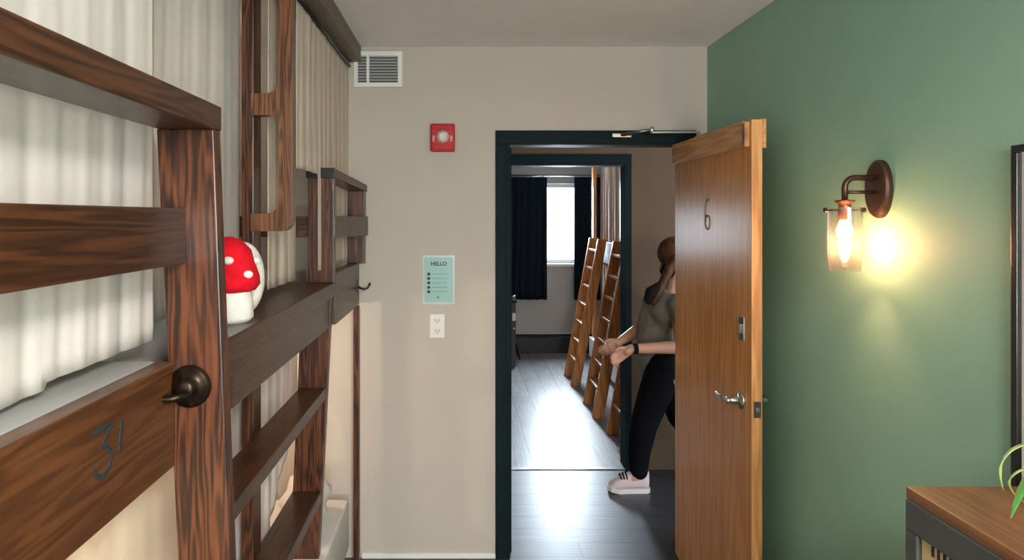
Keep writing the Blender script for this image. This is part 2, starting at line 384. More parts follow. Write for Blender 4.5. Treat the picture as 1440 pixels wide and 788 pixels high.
def window(name, x0, x1, z0, z1, y0, y1, label):
    r = thing(name, label, 'window', ((x0 + x1) / 2, (y0 + y1) / 2, z0), kind='structure')
    fw = .05; ym = (y0 + y1) / 2; bm = NB()
    for a in ((x0, x0 + fw, z0, z1), (x1 - fw, x1, z0, z1), (x0 + fw, x1 - fw, z0, z0 + fw), (x0 + fw, x1 - fw, z1 - fw, z1)): box(bm, a[0], a[1], ym - .03, ym + .03, a[2], a[3])
    obj('window_frame', bm, 'white_paint', r, bevel=.004)
    obj('glass_pane', box(NB(), x0 + fw, x1 - fw, ym - .003, ym + .003, z0 + fw, z1 - fw), 'pane_glass', r)
    return r
window('window_1', GX0, GX1, GZ0, GZ1, F1 + .06, F1 + .15, 'bright window of the far room between dark curtains')
window('added_window', KX0, KX1, KZ0, KZ1, F1 + .06, F1 + .15, 'added unseen window of the far room, placed for the sheen on the open door')  # unseen window added so its reflection gives the open door a sheen
window('window_2', WX0, WX1, WZ0, WZ1, YB - .12, YB - .04, 'wide window of the bunk room opposite the open door')
struct('trim_2', box(NB(), GX0 - .04, GX1 + .04, F1 - .04, F1, GZ0 - .035, GZ0), 'white_paint', bevel=.004)   # sill

# ---- doorway of the bunk room with its open leaf
d1 = thing('door_1', 'open honey wood door with pine strips along its top in a black frame', 'door', (DX0, YE, 0), kind='structure')
bm = NB()
FO = .053
box(bm, DX0 - FO, DX0 + .0, YE - .015, YE, 0, DZ); box(bm, DX1, DX1 + FO, YE - .015, YE, 0, DZ)
box(bm, DX0 - FO, DX1 + FO, YE - .015, YE, DZ, DZ + .067)
box(bm, DX0, DX0 + .018, YE - .015, H0 + .015, 0, DZ); box(bm, DX1, DX1 + .018, YE, H0 + .015, 0, DZ)
box(bm, DX0 + .018, DX1, YE + .0, H0 + .015, DZ - .002, DZ + .01)
box(bm, DX0 + .018, DX0 + .03, YE + .05, YE + .09, 0, DZ - .012)
obj('frame', bm, 'frame_black', d1, bevel=.002)
LX0, LX1, LY0, LY1 = 1.06, 1.098, 2.45, 3.325
leaf = obj('leaf', box(NB(), LX0, LX1, LY0, LY1, .01, 2.034), 'door_veneer', d1, bevel=.002)
obj('edge_lipping', box(NB(), LX0 - .0005, LX1 + .0005, LY0 - .004, LY0 + .0, .01, 2.036), 'pine_Z', leaf, bevel=.001)
obj('top_strip', box(NB(), LX0 - .016, LX0, LY0 + .045, LY1, 1.940, 2.036), 'pine_Y', leaf, bevel=.002)
obj('top_strip', box(NB(), LX1, LX1 + .018, LY0 + .002, YE - .06, 1.932, 2.040), 'pine_Y', leaf, bevel=.002)
obj('top_block', box(NB(), LX0 - .017, LX0, LY0 + .018, LY0 + .040, 1.94, 2.03), 'pine_Z', leaf, bevel=.002)
# numeral on the hall face: reads along -Y
mtx = Matrix.Translation((LX0 - .0006, 2.885, 1.69)) @ Matrix(((0, 0, -1, 0), (-1, 0, 0, 0), (0, 1, 0, 0), (0, 0, 0, 1)))
def six(bm):
    """outline of a painted 6: loop and stem as thin stroke"""
    pts = []
    for k in range(9): a = math.radians(60 + k * 15); pts.append((.030 * math.cos(a) + .004, .030 + .035 * math.sin(a)))
    pts += [(-.026, .0), (-.027, -.03)]
    for k in range(17): a = math.radians(180 + k * 22.5); pts.append((.027 * math.cos(a), -.034 + .030 * math.sin(a)))
    return [mtx @ Vector((p[0], p[1], .0)) for p in pts]
obj('number', tube(NB(), six(None),   .0036, 6), 'number_brown', leaf, smooth=True)
def lever(side):
    bm = NB(); s = -1 if side < 0 else 1; x = LX0 if s < 0 else LX1
    y, z = 2.535, .985
    lathe(bm, [(.0, 0), (.032, 0), (.034, s * .004), (.030, s * .010), (.014, s * .013), (.012, s * .05), (.013, s * .058), (0, s * .06)], (x, y, z), 'X', 24)
    tube(bm, [(x + s * .052, y, z), (x + s * .058, y + .03, z + .002), (x + s * .058, y + .085, z + .003), (x + s * .052, y + .11, z + .002)], [.011, .010, .0085, .007], 12)
    obj('lever_handle', bm, 'steel', leaf, smooth=True)
lever(-1); lever(1)
bm = NB(); box(bm, LX0 - .003, LX0, 2.508, 2.552, 1.213, 1.302); obj('lock_plate', bm, 'steel', leaf, bevel=.001)
bm = NB(); box(bm, LX0 - .012, LX0 - .003, 2.527, 2.533, 1.24, 1.275); obj('thumb_turn', bm, 'steel_dark', leaf, bevel=.001)
bm = NB(); box(bm, 1.067, 1.093, LY0 - .0055, LY0 - .004, .945, 1.005); obj('latch_plate', bm, 'steel_dark', leaf, bevel=.0004)
bm = NB(); box(bm, 1.073, 1.087, LY0 - .010, LY0 - .0055, .967, .983); obj('latch_bolt', bm, 'steel', leaf, bevel=.001)
# closer
cl = thing('door_closer', 'silver door closer arm along the black door head', 'door closer', (.75, 3.22, 2.06))
bm = NB(); box(bm, .735, .83, YE - .035, YE - .016, 2.068, 2.088); obj('shoe', bm, 'steel', cl, bevel=.004)
obj('forearm', tube(NB(), [(.78, YE - .04, 2.078), (.85, 3.215, 2.088), (.905, 3.19, 2.094)], [.008, .007, .007], 10), 'steel_dark', cl, smooth=True)
bm = NB(); lathe(bm, [(0, 0), (.011, 0), (.011, .028), (.007, .032), (0, .032)], (.905, 3.185, 2.076), 'Z', 16); obj('elbow', bm, 'steel', cl, smooth=True)
obj('main_arm', box(NB(), .905, 1.13, 3.172, 3.186, 2.076, 2.086), 'steel', cl, bevel=.002)
bm = NB(); box(bm, 1.119, 1.165, 2.95, 3.22, 1.985, 2.066); obj('closer_body', bm, 'steel_dark', cl, bevel=.006)

# ---- far doorway frame
d2 = thing('door_2', 'black framed doorway across the hallway into the far room', 'doorway', (EX0, H1, 0), kind='structure')
bm = NB()
box(bm, EX0 - .06, EX0, H1 - .015, H1, 0, EZ); box(bm, EX1, EX1 + .027, H1 - .015, H1, 0, EZ)
box(bm, EX0 - .06, EX1 + .027, H1 - .015, H1, EZ, EZ + .062)
box(bm, EX0, EX0 + .018, H1 - .015, F0 + .015, 0, EZ); box(bm, EX1 - .014, EX1 - .0, H1 - .015, F0 + .015, 0, EZ)
box(bm, EX0 + .018, EX1 - .018, H1 - .015, F0 + .015, EZ - .014, EZ)
obj('frame', bm, 'frame_black', d2, bevel=.002)

# ================================================================== BUNKS
# near bunk, numbered 31
nb = thing('bunk_bed', 'nearest dark stained timber bunk painted with the number 31', 'bunk bed', (-.60, 1.37, 0))
PY0, PY1 = 1.35, 1.39
bm = NB(); hexa(bm, [(-.522, PY0, 0), (-.430, PY0, 0), (-.430, PY1, 0), (-.522, PY1, 0)], [(-.615, PY0, 1.857), (-.500, PY0, 1.857), (-.500, PY1, 1.857), (-.615, PY1, 1.857)])
obj('post', bm, 'stained_Z', nb, bevel=.003)
obj('cap_rail', box(NB(), -.615, -.498, -1.2, PY1 + .002, 1.857, 1.908), 'stained_Y', nb, bevel=.004)
obj('guard_rail', box(NB(), -.593, -.555, -1.2, PY0, 1.586, 1.697), 'stained_Y', nb, bevel=.003)
bb = obj('bed_board', box(NB(), -.617, -.579, -1.2, PY0, 1.177, 1.388), 'stained_Yo', nb, bevel=.003)
# painted 31 on the board face (+X), reads along +Y
def plate(y, z): return Vector((-.579 + .0006, y, z))
def strokes(name, lines, r, parent, m='ink'):
    bm = NB()
    for ln in lines:
        tube(bm, [plate(*p) for p in ln], r, 6)
    for v in bm.verts: v.co.x = -.579 + (v.co.x + .579) * .25
    return obj(name, bm, m, parent)
def yz(px, py):
    d = .579 * FPX / (VX - px); return (d, EYE - (py - HY) * d / FPX)
three = [yz(*p) for p in ((131, 612), (138, 606), (148, 600), (158, 595), (153, 607), (147, 620), (143, 629), (149, 629), (155, 634), (157, 643), (155, 655), (149, 666), (142, 672), (135, 670), (132, 662))]
one = [yz(*p) for p in ((172, 592), (170, 612), (168, 634))]
strokes('number', [three, one], .0052, bb)
obj('end_post', box(NB(), -.615, -.498, -1.24, -1.2, 0, 1.857), 'stained_Z', nb, bevel=.003)
bm = NB(); box(bm, -1.655, -.617, -1.2, 1.38, 1.19, 1.225); obj('bed_base', bm, 'pine_Y', nb)
bm = NB(); box(bm, -1.655, -.60, -1.2, 1.38, .09, .13); box(bm, -.63, -.60, -1.2, 1.35, 0, .09); obj('lower_base', bm, 'stained_Y', nb)

# far bunk with the built in steps
fb = thing('bunk_bed', 'dark stained timber bunk with built-in steps beside the end wall', 'bunk bed', (-.58, 2.2, 0))
BY0, BY1 = 2.63, 2.67
obj('post', box(NB(), -.603, -.501, BY0, BY1, 1.42, 1.834), 'stained_Z', fb, bevel=.003)
bm = NB(); hexa(bm, [(-.69, BY0, 0), (-.578, BY0, 0), (-.578, BY1, 0), (-.69, BY1, 0)], [(-.628, BY0, 1.367), (-.511, BY0, 1.367), (-.511, BY1, 1.367), (-.628, BY1, 1.367)])
obj('post', bm, 'stained_Z', fb, bevel=.003)
YF = 3.285
bm = NB(); hexa(bm, [(-.607, BY0 - .005, 1.834), (-.497, BY0 - .005, 1.834), (-.462, YF, 1.803), (-.572, YF, 1.803)], [(-.607, BY0 - .005, 1.870), (-.497, BY0 - .005, 1.870), (-.462, YF, 1.835), (-.572, YF, 1.835)])
obj('cap_rail', bm, 'stained_Y', fb, bevel=.003)
bm = NB(); hexa(bm, [(-.539, BY0 + .004, 1.598), (-.497, BY0 + .004, 1.598), (-.458, YF, 1.588), (-.498, YF, 1.588)], [(-.539, BY0 + .004, 1.682), (-.497, BY0 + .004, 1.682), (-.458, YF, 1.682), (-.498, YF, 1.682)])
obj('guard_rail', bm, 'stained_Y', fb, bevel=.003)
obj('end_cap', box(NB(), -.609, -.496, BY0 - .009, BY0 - .004, 1.832, 1.872), 'black_frame', fb, bevel=.001)
obj('post', box(NB(), -.549, -.466, 3.225, 3.265, 1.455, 1.806), 'stained_Z', fb, bevel=.003)
obj('bed_board', box(NB(), -.545, -.501, BY1, YF, 1.250, 1.455), 'stained_Y', fb, bevel=.003)
obj('end_post', box(NB(), -.517, -.490, 3.20, 3.24, 0, 1.25), 'stained_Z', fb, bevel=.002)
obj('ledge', prism(NB(), [(-.50, PY1), (-.50, BY1), (-.70, BY1), (-.70, 1.80), (-.595, PY1 + .02), (-.595, PY1)], 'Z', 1.367, 1.42), 'stained_Y', fb, bevel=.004)
obj('bed_board', box(NB(), -.56, -.52, 1.515, BY0, 1.244, 1.367), 'stained_Y', fb, bevel=.003)
for z, x0, x1 in ((1.009, -.636, -.533), (.602, -.664, -.55), (.195, -.69, -.57)):
    obj('tread', box(NB(), x0, x1, 1.515, BY0, z - .045, z), 'stained_Y', fb, bevel=.004)
bm = NB(); hexa(bm, [(-.620, 1.48, 0), (-.535, 1.48, 0), (-.535, 1.515, 0), (-.620, 1.515, 0)], [(-.600, 1.48, 1.367), (-.522, 1.48, 1.367), (-.522, 1.515, 1.367), (-.600, 1.515, 1.367)])
obj('post', bm, 'stained_Z', fb, bevel=.003)
obj('inner_post', box(NB(), -.69, -.652, 2.10, 2.18, 0, ZC - .002), 'stained_Z', fb, bevel=.003)
# D handle with two rounded openings, faces the aisle end
def rrect(x0, x1, z0, z1, r, n=6, corners=(1, 1, 1, 1)):
    pts = []
    for (cx, cz, a0, on) in ((x1 - r, z1 - r, 0, corners[0]), (x0 + r, z1 - r, 90, corners[1]), (x0 + r, z0 + r, 180, corners[2]), (x1 - r, z0 + r, 270, corners[3])):
        if on:
            for k in range(n + 1): a = math.radians(a0 + 90 * k / n); pts.append((cx + r * math.cos(a), cz + r * math.sin(a)))
        else: pts.append((cx + (r if a0 in (0, 270) else -r), cz + (r if a0 in (0, 90) else -r)))
    return pts
HX0, HXI, HX1 = -.652, -.566, -.525
def handle_mesh():
    bm = NB(); y0, y1 = 2.072, 2.118
    def sweep(path, half0):    # constant-width band along inner contour: quads between inner and outer polyline
        A = []
        for (xi, zi, xo, zo) in path:
            A.append([bm.verts.new((xi, y0, zi)), bm.verts.new((xo, y0, zo)), bm.verts.new((xo, y1, zo)), bm.verts.new((xi, y1, zi))])
        for i in range(len(A) - 1):
            for k in range(4): bm.faces.new([A[i][k], A[i][(k + 1) % 4], A[i + 1][(k + 1) % 4], A[i + 1][k]])
        bm.faces.new(A[0][::-1]); bm.faces.new(A[-1])
    r, n = .036, 7
    zb, zt = 1.690, 2.40
    path = [(HX0, zb, HX0, zb - .055)]
    for k in range(n + 1):
        a = math.radians(-90 + 90 * k / n)
        path.append((HXI - r + r * math.cos(a), zb + r + r * math.sin(a), HX1 - r + r * math.cos(a), zb - .055 + r + (r) * math.sin(a)))
    for k in range(n + 1):
        a = math.radians(90 * k / n)
        path.append((HXI - r + r * math.cos(a), zt - r + r * math.sin(a), HX1 - r + r * math.cos(a), zt + .055 - r + r * math.sin(a)))
    path.append((HX0, zt, HX0, zt + .055))
    sweep(path, 0)
    # middle web with concave fillets
    zl, zh = 1.995, 2.063
    pts = [(HX0, zl), (HXI - r, zl)] + [(HXI - r + r * math.sin(math.radians(90 * k / n)), zl - r + r * math.cos(math.radians(90 * k / n))) for k in range(1, n + 1)]
    pts += [(HXI + .003, zl - r), (HXI + .003, zh + r)]
    pts += [(HXI - r + r * math.cos(math.radians(90 * k / n)), zh + r - r * math.sin(math.radians(90 * k / n))) for k in range(0, n + 1)] + [(HX0, zh)]
    prism(bm, pts, 'Y', y0 + .0005, y1 - .0005)
    return bm
hm = handle_mesh()
obj('grab_handle', hm, 'stained_handle', fb, bevel=.003)
obj('cross_rail', box(NB(), XL + .01, -.61, 2.68, 2.715, 1.598, 1.682), 'stained_X', fb, bevel=.003)
bm = NB(); box(bm, -1.655, -.55, 1.45, YF, 1.255, 1.285); obj('bed_base', bm, 'pine_Y', fb)
bm = NB(); box(bm, -1.655, -.56, 1.45, 3.19, .07, .10); box(bm, -.60, -.57, 2.68, 3.19, 0, .07); obj('lower_base', bm, 'stained_Y', fb)

# hooks
def hook(label, loc, kind):
    x, y, z = loc
    if kind == 'rose':
        h = thing('curtain_tieback', label, 'hook', loc)
        bm = NB(); lathe(bm, [(0, -.034), (.012, -.034), (.018, -.031), (.020, -.022), (.026, -.017), (.034, -.013), (.036, -.010), (.042, -.008), (.043, -.003), (.041, 0), (0, 0)], loc, 'Y', 36)
        obj('rose', bm, 'bronze', h, smooth=True)
        bm = NB(); tube(bm, [(x + .008, y - .032, z - .010), (x - .02, y - .046, z - .014), (x - .045, y - .050, z - .014), (x - .062, y - .046, z - .008), (x - .070, y - .040, z - .001)], [.010, .0075, .006, .0055, .0045], 12)
        ball(bm, (x - .071, y - .039, z + .001), .0062, u=12, v=8); obj('hook_arm', bm, 'bronze', h, smooth=True)
    else:
        h = thing('coat_hook', label, 'hook', loc)
        bm = NB(); box(bm, x, x + .005, y - .012, y + .012, z - .03, z + .03); obj('plate', bm, 'black_frame', h, bevel=.001)
        bm = NB(); tube(bm, [(x + .004, y, z - .004), (x + .03, y, z - .014), (x + .05, y, z - .008), (x + .060, y, z + .010)], [.006, .0055, .005, .005], 10)
        ball(bm, (x + .060, y, z + .012), .0065, u=10, v=8)
        obj('arm', bm, 'black_frame', h, smooth=True)
hook('round bronze tieback hook screwed on the nearest bunk post', ((268 - VX) * PY0 / FPX, PY0, EYE - (543 - HY) * PY0 / FPX), 'rose')
hook('small black coat hook on the bunk board beside the end wall', (-.501, 3.22, 1.345), 'coat')

# ceiling beam and curtain rod
obj_b = struct('trim_3', box(NB(), -.66, -.494, -1.2, YE, 2.440, ZC), 'beam_taupe', bevel=.003)
def rod(y0, y1, x, label):
    r = thing('curtain_rod', label, 'curtain rod', (x, (y0 + y1) / 2, 2.41))
    obj('rod', tube(NB(), [(x, y0, 2.418), (x, y1, 2.418)], .009, 12), 'black_frame', r, smooth=True)
    for y in (y0 + .02, y1 - .02):
        bm = NB(); tube(bm, [(x, y, 2.418), (x, y, 2.437)], .006, 10); lathe(bm, [(0, 0), (.016, 0), (.016, .005), (0, .005)], (x, y, 2.435), 'Z', 16); obj('bracket', bm, 'black_frame', r)
rod(2.22, 3.27, -.548, 'black curtain rod under the ceiling beam near the vent')

def curtain(name, label, m, group, x, y0, y1, ztop, zbot, fold=.05, amp=.012, seed=0, axis='Y', nz=26, lean=None, ny=None):
    """pleated hanging cloth; zbot may be a function of the position along it"""
    rnd = random.Random(seed); n = ny or max(30, int((y1 - y0) / .008))
    ph = [rnd.uniform(0, 6.28) for _ in range(6)]
    bm = NB(); grid = []
    for i in range(n + 1):
        y = y0 + (y1 - y0) * i / n; zb = zbot(y) if callable(zbot) else zbot; row = []
        for k in range(nz + 1):
            t = k / nz; z = ztop + (zb - ztop) * t
            s = y + .012 * math.sin(y * 9 + ph[0]) + .012 * t * math.sin(3.1 * t + y * 5 + ph[4])
            f = math.sin(2 * PI * s / fold + ph[1] + .5 * math.sin(t * 4 + ph[2])) * (.75 + .25 * math.sin(y * 17 + ph[3]))
            f += .5 * math.sin(2 * PI * s / (fold * 2.7) + ph[5] + t) + .25 * math.sin(2 * PI * s / (fold * .43) + t * 2)
            off = amp * f * (.55 + .45 * t) + (lean(t) if lean else 0)
            row.append(bm.verts.new((x + off, y, z) if axis == 'Y' else (y, x + off, z)))
        grid.append(row)
    for i in range(n):
        for k in range(nz): bm.faces.new([grid[i][k], grid[i + 1][k], grid[i + 1][k + 1], grid[i][k + 1]])
    o = obj(name, bm, m, smooth=True)
    sm = o.modifiers.new('thickness', 'SOLIDIFY'); sm.thickness = .0025; sm.offset = 0
    recenter(o); tag(o, label, 'curtain', group); return o
CG = 'white curtains closing the bunks'
curtain('bunk_curtain', 'white curtain hanging behind the rails of the nearest bunk, above the number 31', 'curtain_white', CG, -.672, -1.1, 1.46, 2.43,
        lambda y: 1.400 if y < 1.08 else (1.400 + .012), fold=.11, amp=.0026, seed=3)
curtain('bunk_curtain', 'narrow white curtain between the nearest post and the tall handle post', 'curtain_white', CG, -.735, 1.475, 2.22, 2.43, 1.43, fold=.14, amp=.003, seed=5)
def cz(y):
    if y < 2.60: return 1.845
    return 1.47
curtain('bunk_curtain', 'cream curtain hanging below the ceiling beam beside the end wall vent', 'curtain_cream', CG, -.555, 2.26, 3.28, 2.42, cz, fold=.10, amp=.0036, seed=8)
curtain('bunk_curtain', 'cream curtain strip seen through the openings of the wooden grab handle', 'curtain_cream', CG, -.635, 2.20, 2.57, 2.435, 1.44, fold=.12, amp=.004, seed=9)
curtain('bunk_curtain', 'cream curtain hanging under the board numbered 31', 'curtain_warm', CG, -.70, -1.0, 1.70, 1.17, .14, fold=.19, amp=.004, seed=14)
def lz(y): return .45 if y < 2.45 else .45 + (y - 2.45) * .85
curtain('bunk_curtain', 'white lower curtain hanging behind the bunk steps', 'curtain_white', CG, -.722, 1.76, 2.95, 1.24, lz, fold=.14, amp=.006, seed=11)

# bedding
def mattress(label, x0, x1, y0, y1, z0, z1, m):
    o = obj('mattress', box(NB(), x0, x1, y0, y1, z0, z1), m, bevel=.012, smooth=True); recenter(o); tag(o, label, 'mattress', 'bunk mattresses'); return o
mattress('grey sheeted mattress edge above the board numbered 31', -1.65, -.619, -1.15, 1.37, 1.225, 1.386, 'sheet_grey')
mattress('white mattress on the upper bunk beside the end wall', -1.65, -.76, 1.46, 3.27, 1.285, 1.425, 'sheet_white')
mattress('white mattress on the lowest bunk seen past the steps', -1.65, -.535, 1.76, 3.19, .10, .335, 'sheet_white')
mattress('white mattress on the low bunk under the number 31', -1.65, -.73, -1.15, 1.33, .13, .35, 'sheet_white')
bm = NB()
ball(bm, (-.68, 2.92, .448), .10, .17, .10)
for v in bm.verts: v.co += Vector((.012 * math.sin(v.co.z * 60 + v.co.y * 25), .01 * math.sin(v.co.x * 40), .01 * math.sin(v.co.y * 45)))
pl = obj('pillow', bm, 'sheet_white', smooth=True); recenter(pl); tag(pl, 'rumpled white pillow on the lowest bunk mattress beside the end wall', 'pillow')

# unseen lamps added in the bunks to make the warm glow inside
def reading(label, x, y, z, p):
    r = thing('added_bunk_lamp', label, 'lamp', (x, y, z), 'lamps added inside the bunks')
    bm = NB(); lathe(bm, [(0, 0), (.035, 0), (.035, -.012), (.02, -.018), (.02, -.03), (.03, -.034), (0, -.034)], (x, y, z), 'Z', 20); obj('housing', bm, 'white_plastic', r, smooth=True)
    bm = NB(); ball(bm, (x, y, z - .05), .022, u=16, v=10); obj('bulb', bm, 'added_lamp_glow', r, smooth=True)
    point('added_bunk_light', (x, y, z - .10), p, (1, .84, .64), .03)
reading('small unseen lamp added under the nearest bunk', -1.2, .75, 1.19, 34)
reading('small unseen lamp added under the bunk with steps', -1.1, 2.95, 1.255, 12)
reading('small unseen lamp added above the upper bunk beside the end wall', -1.2, 2.75, ZC, 2.5)

# ================================================================== mushroom plush on the ledge
mu = thing('mushroom_plush', 'knitted red and white mushroom toy on the bunk ledge', 'plush toy', (-.565, 1.66, 1.42))
mx_, my_ = -.577, 1.66
bm = NB(); lathe(bm, [(0, 0), (.050, .0), (.060, .012), (.058, .05), (.052, .09), (.05, .10), (0, .10)], (mx_, my_, 1.42), 'Z', 32); obj('stem', bm, 'yarn_white', mu, smooth=True)
bm = NB(); prof = [(0, .075), (.05, .074), (.068, .080), (.074, .092), (.072, .112), (.065, .145), (.052, .178), (.032, .200), (.012, .210), (0, .211)]
lathe(bm, prof, (mx_, my_, 1.42), 'Z', 48)
for v in bm.verts:
    a = math.atan2(v.co.y - my_, v.co.x - mx_); k = 1 + .02 * math.sin(a * 7 + v.co.z * 90) + .018 * math.sin(v.co.z * 300)
    v.co.x = mx_ + (v.co.x - mx_) * k; v.co.y = my_ + (v.co.y - my_) * k
cap = obj('cap', bm, 'yarn_red', mu, smooth=True)
for az, h in ((-2.0, .125), (-1.25, .155), (-.55, .12), (.35, .15), (1.4, .13), (2.5, .15)):
    r = .069 if h < .14 else .062
    bm = NB(); ball(bm, (mx_ + r * math.cos(az), my_ + r * math.sin(az), 1.42 + h), .013, .013, .010, u=12, v=8); obj('spot', bm, 'yarn_white', cap, smooth=True)
bm = NB(); ball(bm, (-.574, 1.765, 1.42 + .098), .054, .05, .096, u=24, v=16)
sb = obj('mushroom_backing', bm, 'yarn_white', mu, smooth=True)

# ================================================================== end wall fittings
Y = YE
v = thing('air_vent', 'white framed air vent with grey louvres high on the end wall', 'vent', (-.41, Y, 2.32))
vx0, vx1, vz0, vz1 = -.529, -.291, 2.318, 2.493
bm = NB()
for a in ((vx0, vx1, vz1 - .022, vz1), (vx0, vx1, vz0, vz0 + .022), (vx0, vx0 + .020, vz0 + .022, vz1 - .022), (vx1 - .022, vx1, vz0 + .022, vz1 - .022), (-.467, -.453, vz0 + .022, vz1 - .022)):
    box(bm, a[0], a[1], Y - .014, Y, a[2], a[3])
obj('frame', bm, 'white_paint', v, bevel=.002)
bm = NB(); box(bm, vx0 + .02, vx1 - .022, Y - .002, Y - .0005, vz0 + .022, vz1 - .022); obj('duct_opening', bm, 'duct_grey', v)
for i in range(9):
    z = vz0 + .030 + i * .0145
    for xa, xb in ((vx0 + .02, -.467), (-.453, vx1 - .022)):
        bm = NB(); hexa(bm, [(xa, Y - .012, z), (xb, Y - .012, z), (xb, Y - .010, z), (xa, Y - .010, z)], [(xa, Y - .004, z + .009), (xb, Y - .004, z + .009), (xb, Y - .002, z + .009), (xa, Y - .002, z + .009)])
        obj('slat', bm, 'vent_grey', v)
al = thing('fire_alarm', 'red fire alarm strobe on the end wall', 'fire alarm', (-.09, Y, 2.0))
bm = NB(); box(bm, -.151, -.032, Y - .038, Y, 1.999, 2.135); obj('housing', bm, 'alarm_red', al, bevel=.008)
for z in (2.011, 2.104): obj('grille', box(NB(), -.139, -.044, Y - .044, Y - .038, z, z + .019), 'alarm_red', al, bevel=.002)
bm = NB(); lathe(bm, [(0, -.058), (.016, -.058), (.026, -.050), (.032, -.038), (0, -.038)], (-.0915, Y, 2.07), 'Y', 8); obj('strobe_lens', bm, 'strobe_clear', al)
for x in (-.135, -.048):
    text_obj('marking', 'FIRE', .016, 'white_paint', al, Matrix.Translation((x, Y - .0388, 2.062)) @ Matrix.Rotation(PI / 2, 4, 'X') @ Matrix.Rotation(PI / 2, 4, 'Z'), .0004)
sg = thing('wall_sign', 'teal notice sign with bullet points on the end wall', 'sign', (-.112, Y, 1.26))
obj('board', box(NB(), -.182, -.042, Y - .006, Y - .0026, 1.26, 1.48), 'sign_teal', sg, bevel=.001)
obj('acrylic_holder', box(NB(), -.190, -.034, Y - .0025, Y - .0001, 1.250, 1.490), 'acrylic', sg)
text_obj('title', 'HELLO', .026, 'ink', sg, Matrix.Translation((-.112, Y - .0062, 1.448)) @ Matrix.Rotation(PI / 2, 4, 'X'), .0003, .0008)
for i in range(5):
    z = 1.398 - i * .0217
    bm = NB(); lathe(bm, [(0, -.0005), (.0078, -.0005), (.0078, .0002), (0, .0002)], (-.161, Y - .006, z), 'Y', 14); obj('bullet', bm, 'ink', sg)
    bm = NB(); rr = random.Random(i)
    x = -.145
    while x < -.072:
        wl_ = rr.uniform(.006, .016); box(bm, x, min(x + wl_, -.068), Y - .0064, Y - .0060, z - .0018, z + .0018); x += wl_ + .003
    obj('text_line', bm, 'ink_soft', sg)
bm = NB(); lathe(bm, [(0, -.0005), (.007, -.0005), (.007, .0002), (0, .0002)], (-.116, Y - .006, 1.284), 'Y', 14); obj('emblem', bm, 'ink_soft', sg)
ou = thing('wall_outlet', 'white electrical outlet plate under the teal sign', 'outlet', (-.119, Y, 1.09))
obj('plate', box(NB(), -.155, -.083, Y - .006, Y, 1.085, 1.20), 'white_plastic', ou, bevel=.002)
for z in (1.117, 1.168):
    bm = NB(); box(bm, -.135, -.103, Y - .0085, Y - .006, z - .016, z + .016); s_ = obj('socket', bm, 'white_plastic', ou, bevel=.002)
    bm = NB(); box(bm, -.128, -.125, Y - .0088, Y - .0084, z - .003, z + .009); box(bm, -.113, -.110, Y - .0088, Y - .0084, z - .003, z + .009); lathe(bm, [(0, -.0003), (.003, -.0003), (.003, 0), (0, 0)], (-.119, Y - .0085, z - .008), 'Y', 10)
    obj('slots', bm, 'dark_gap', s_)

# ================================================================== sconce on the green wall
sX, sY, sZ = XR, 1.93, EYE + (HY - 266) * 1.93 / FPX
so = thing('wall_sconce', 'bronze wall sconce with glowing bulb in a clear glass shade', 'wall lamp', (sX, sY, sZ))
bm = NB(); lathe(bm, [(0, -.022), (.8, -.022), (.93, -.019), (1, -.012), (1, 0), (0, 0)], (sX, sY, sZ), 'X', 48, sx=.054, sy=.084)
obj('backplate', bm, 'sconce_bronze', so, bevel=0)
ax = 1.103 if False else sX - .106
topz = EYE + (HY - 250) * sY / FPX
pts = [(sX - .02, sY, topz)]
for k in range(9): a = math.radians(90 + 90 * k / 8); pts.append((ax + .03 + .03 * math.cos(a), sY, topz - .03 + .03 * math.sin(a)))
pts.append((ax, sY, EYE + (HY - 284) * sY / FPX))
obj('arm', tube(NB(), pts, .0085, 14), 'sconce_bronze', so, smooth=True)
obj('brace', tube(NB(), [(sX - .02, sY, topz - .042), (ax, sY, topz - .042)], .005, 12), 'sconce_bronze', so, smooth=True)
cz0 = EYE + (HY - 281) * sY / FPX
bm = NB(); lathe(bm, [(0, 0), (.012, 0), (.027, -.002), (.026, -.006), (.016, -.012), (.017, -.02), (.018, -.055), (.013, -.058), (0, -.058)], (ax, sY, cz0), 'Z', 28)
hub = obj('socket', bm, 'copper_socket', so, smooth=True)
for s in (-1, 1):
    bm = NB(); tube(bm, [(ax + s * .016, sY, cz0 - .030), (ax + s * .055, sY, cz0 - .030)], .0028, 8); lathe(bm, [(0, -.003), (.007, -.003), (.007, .003), (0, .003)], (ax + s * .056, sY, cz0 - .030), 'X', 12); obj('thumb_screw', bm, 'sconce_bronze', hub)
gz1 = EYE + (HY - 292) * sY / FPX; gz0 = EYE + (HY - 381) * sY / FPX
bm = NB(); lathe(bm, [(.049, gz1), (.049, gz1 + .001), (.046, gz1), (.0445, gz0 + .004), (.039, gz0 + .002), (.0, gz0 + .002)][2:3] + [(.0455, (gz0 + gz1) / 2), (.043, gz0)] + [(.0405, gz0), (.043, (gz0 + gz1) / 2), (.0435, gz1)], (ax, sY, 0), 'Z', 40)
# open tube: drop the cap faces made at both ends and close the rim
caps = [f for f in bm.faces if len(f.verts) > 4]; bmesh.ops.delete(bm, geom=caps, context='FACES_ONLY')
obj('glass_shade', bm, 'shade_glass', so, smooth=True)
bz = EYE + (HY - 325) * sY / FPX
bm = NB(); lathe(bm, [(0, .045), (.010, .042), (.012, .03), (.017, .018), (.022, .002), (.021, -.012), (.014, -.024), (0, -.030)], (ax, sY, bz), 'Z', 24)
obj('bulb', bm, 'bulb', so, smooth=True)
point('sconce_light', (ax, sY, bz - .045), 7.5, (1, .50, .25), .02)

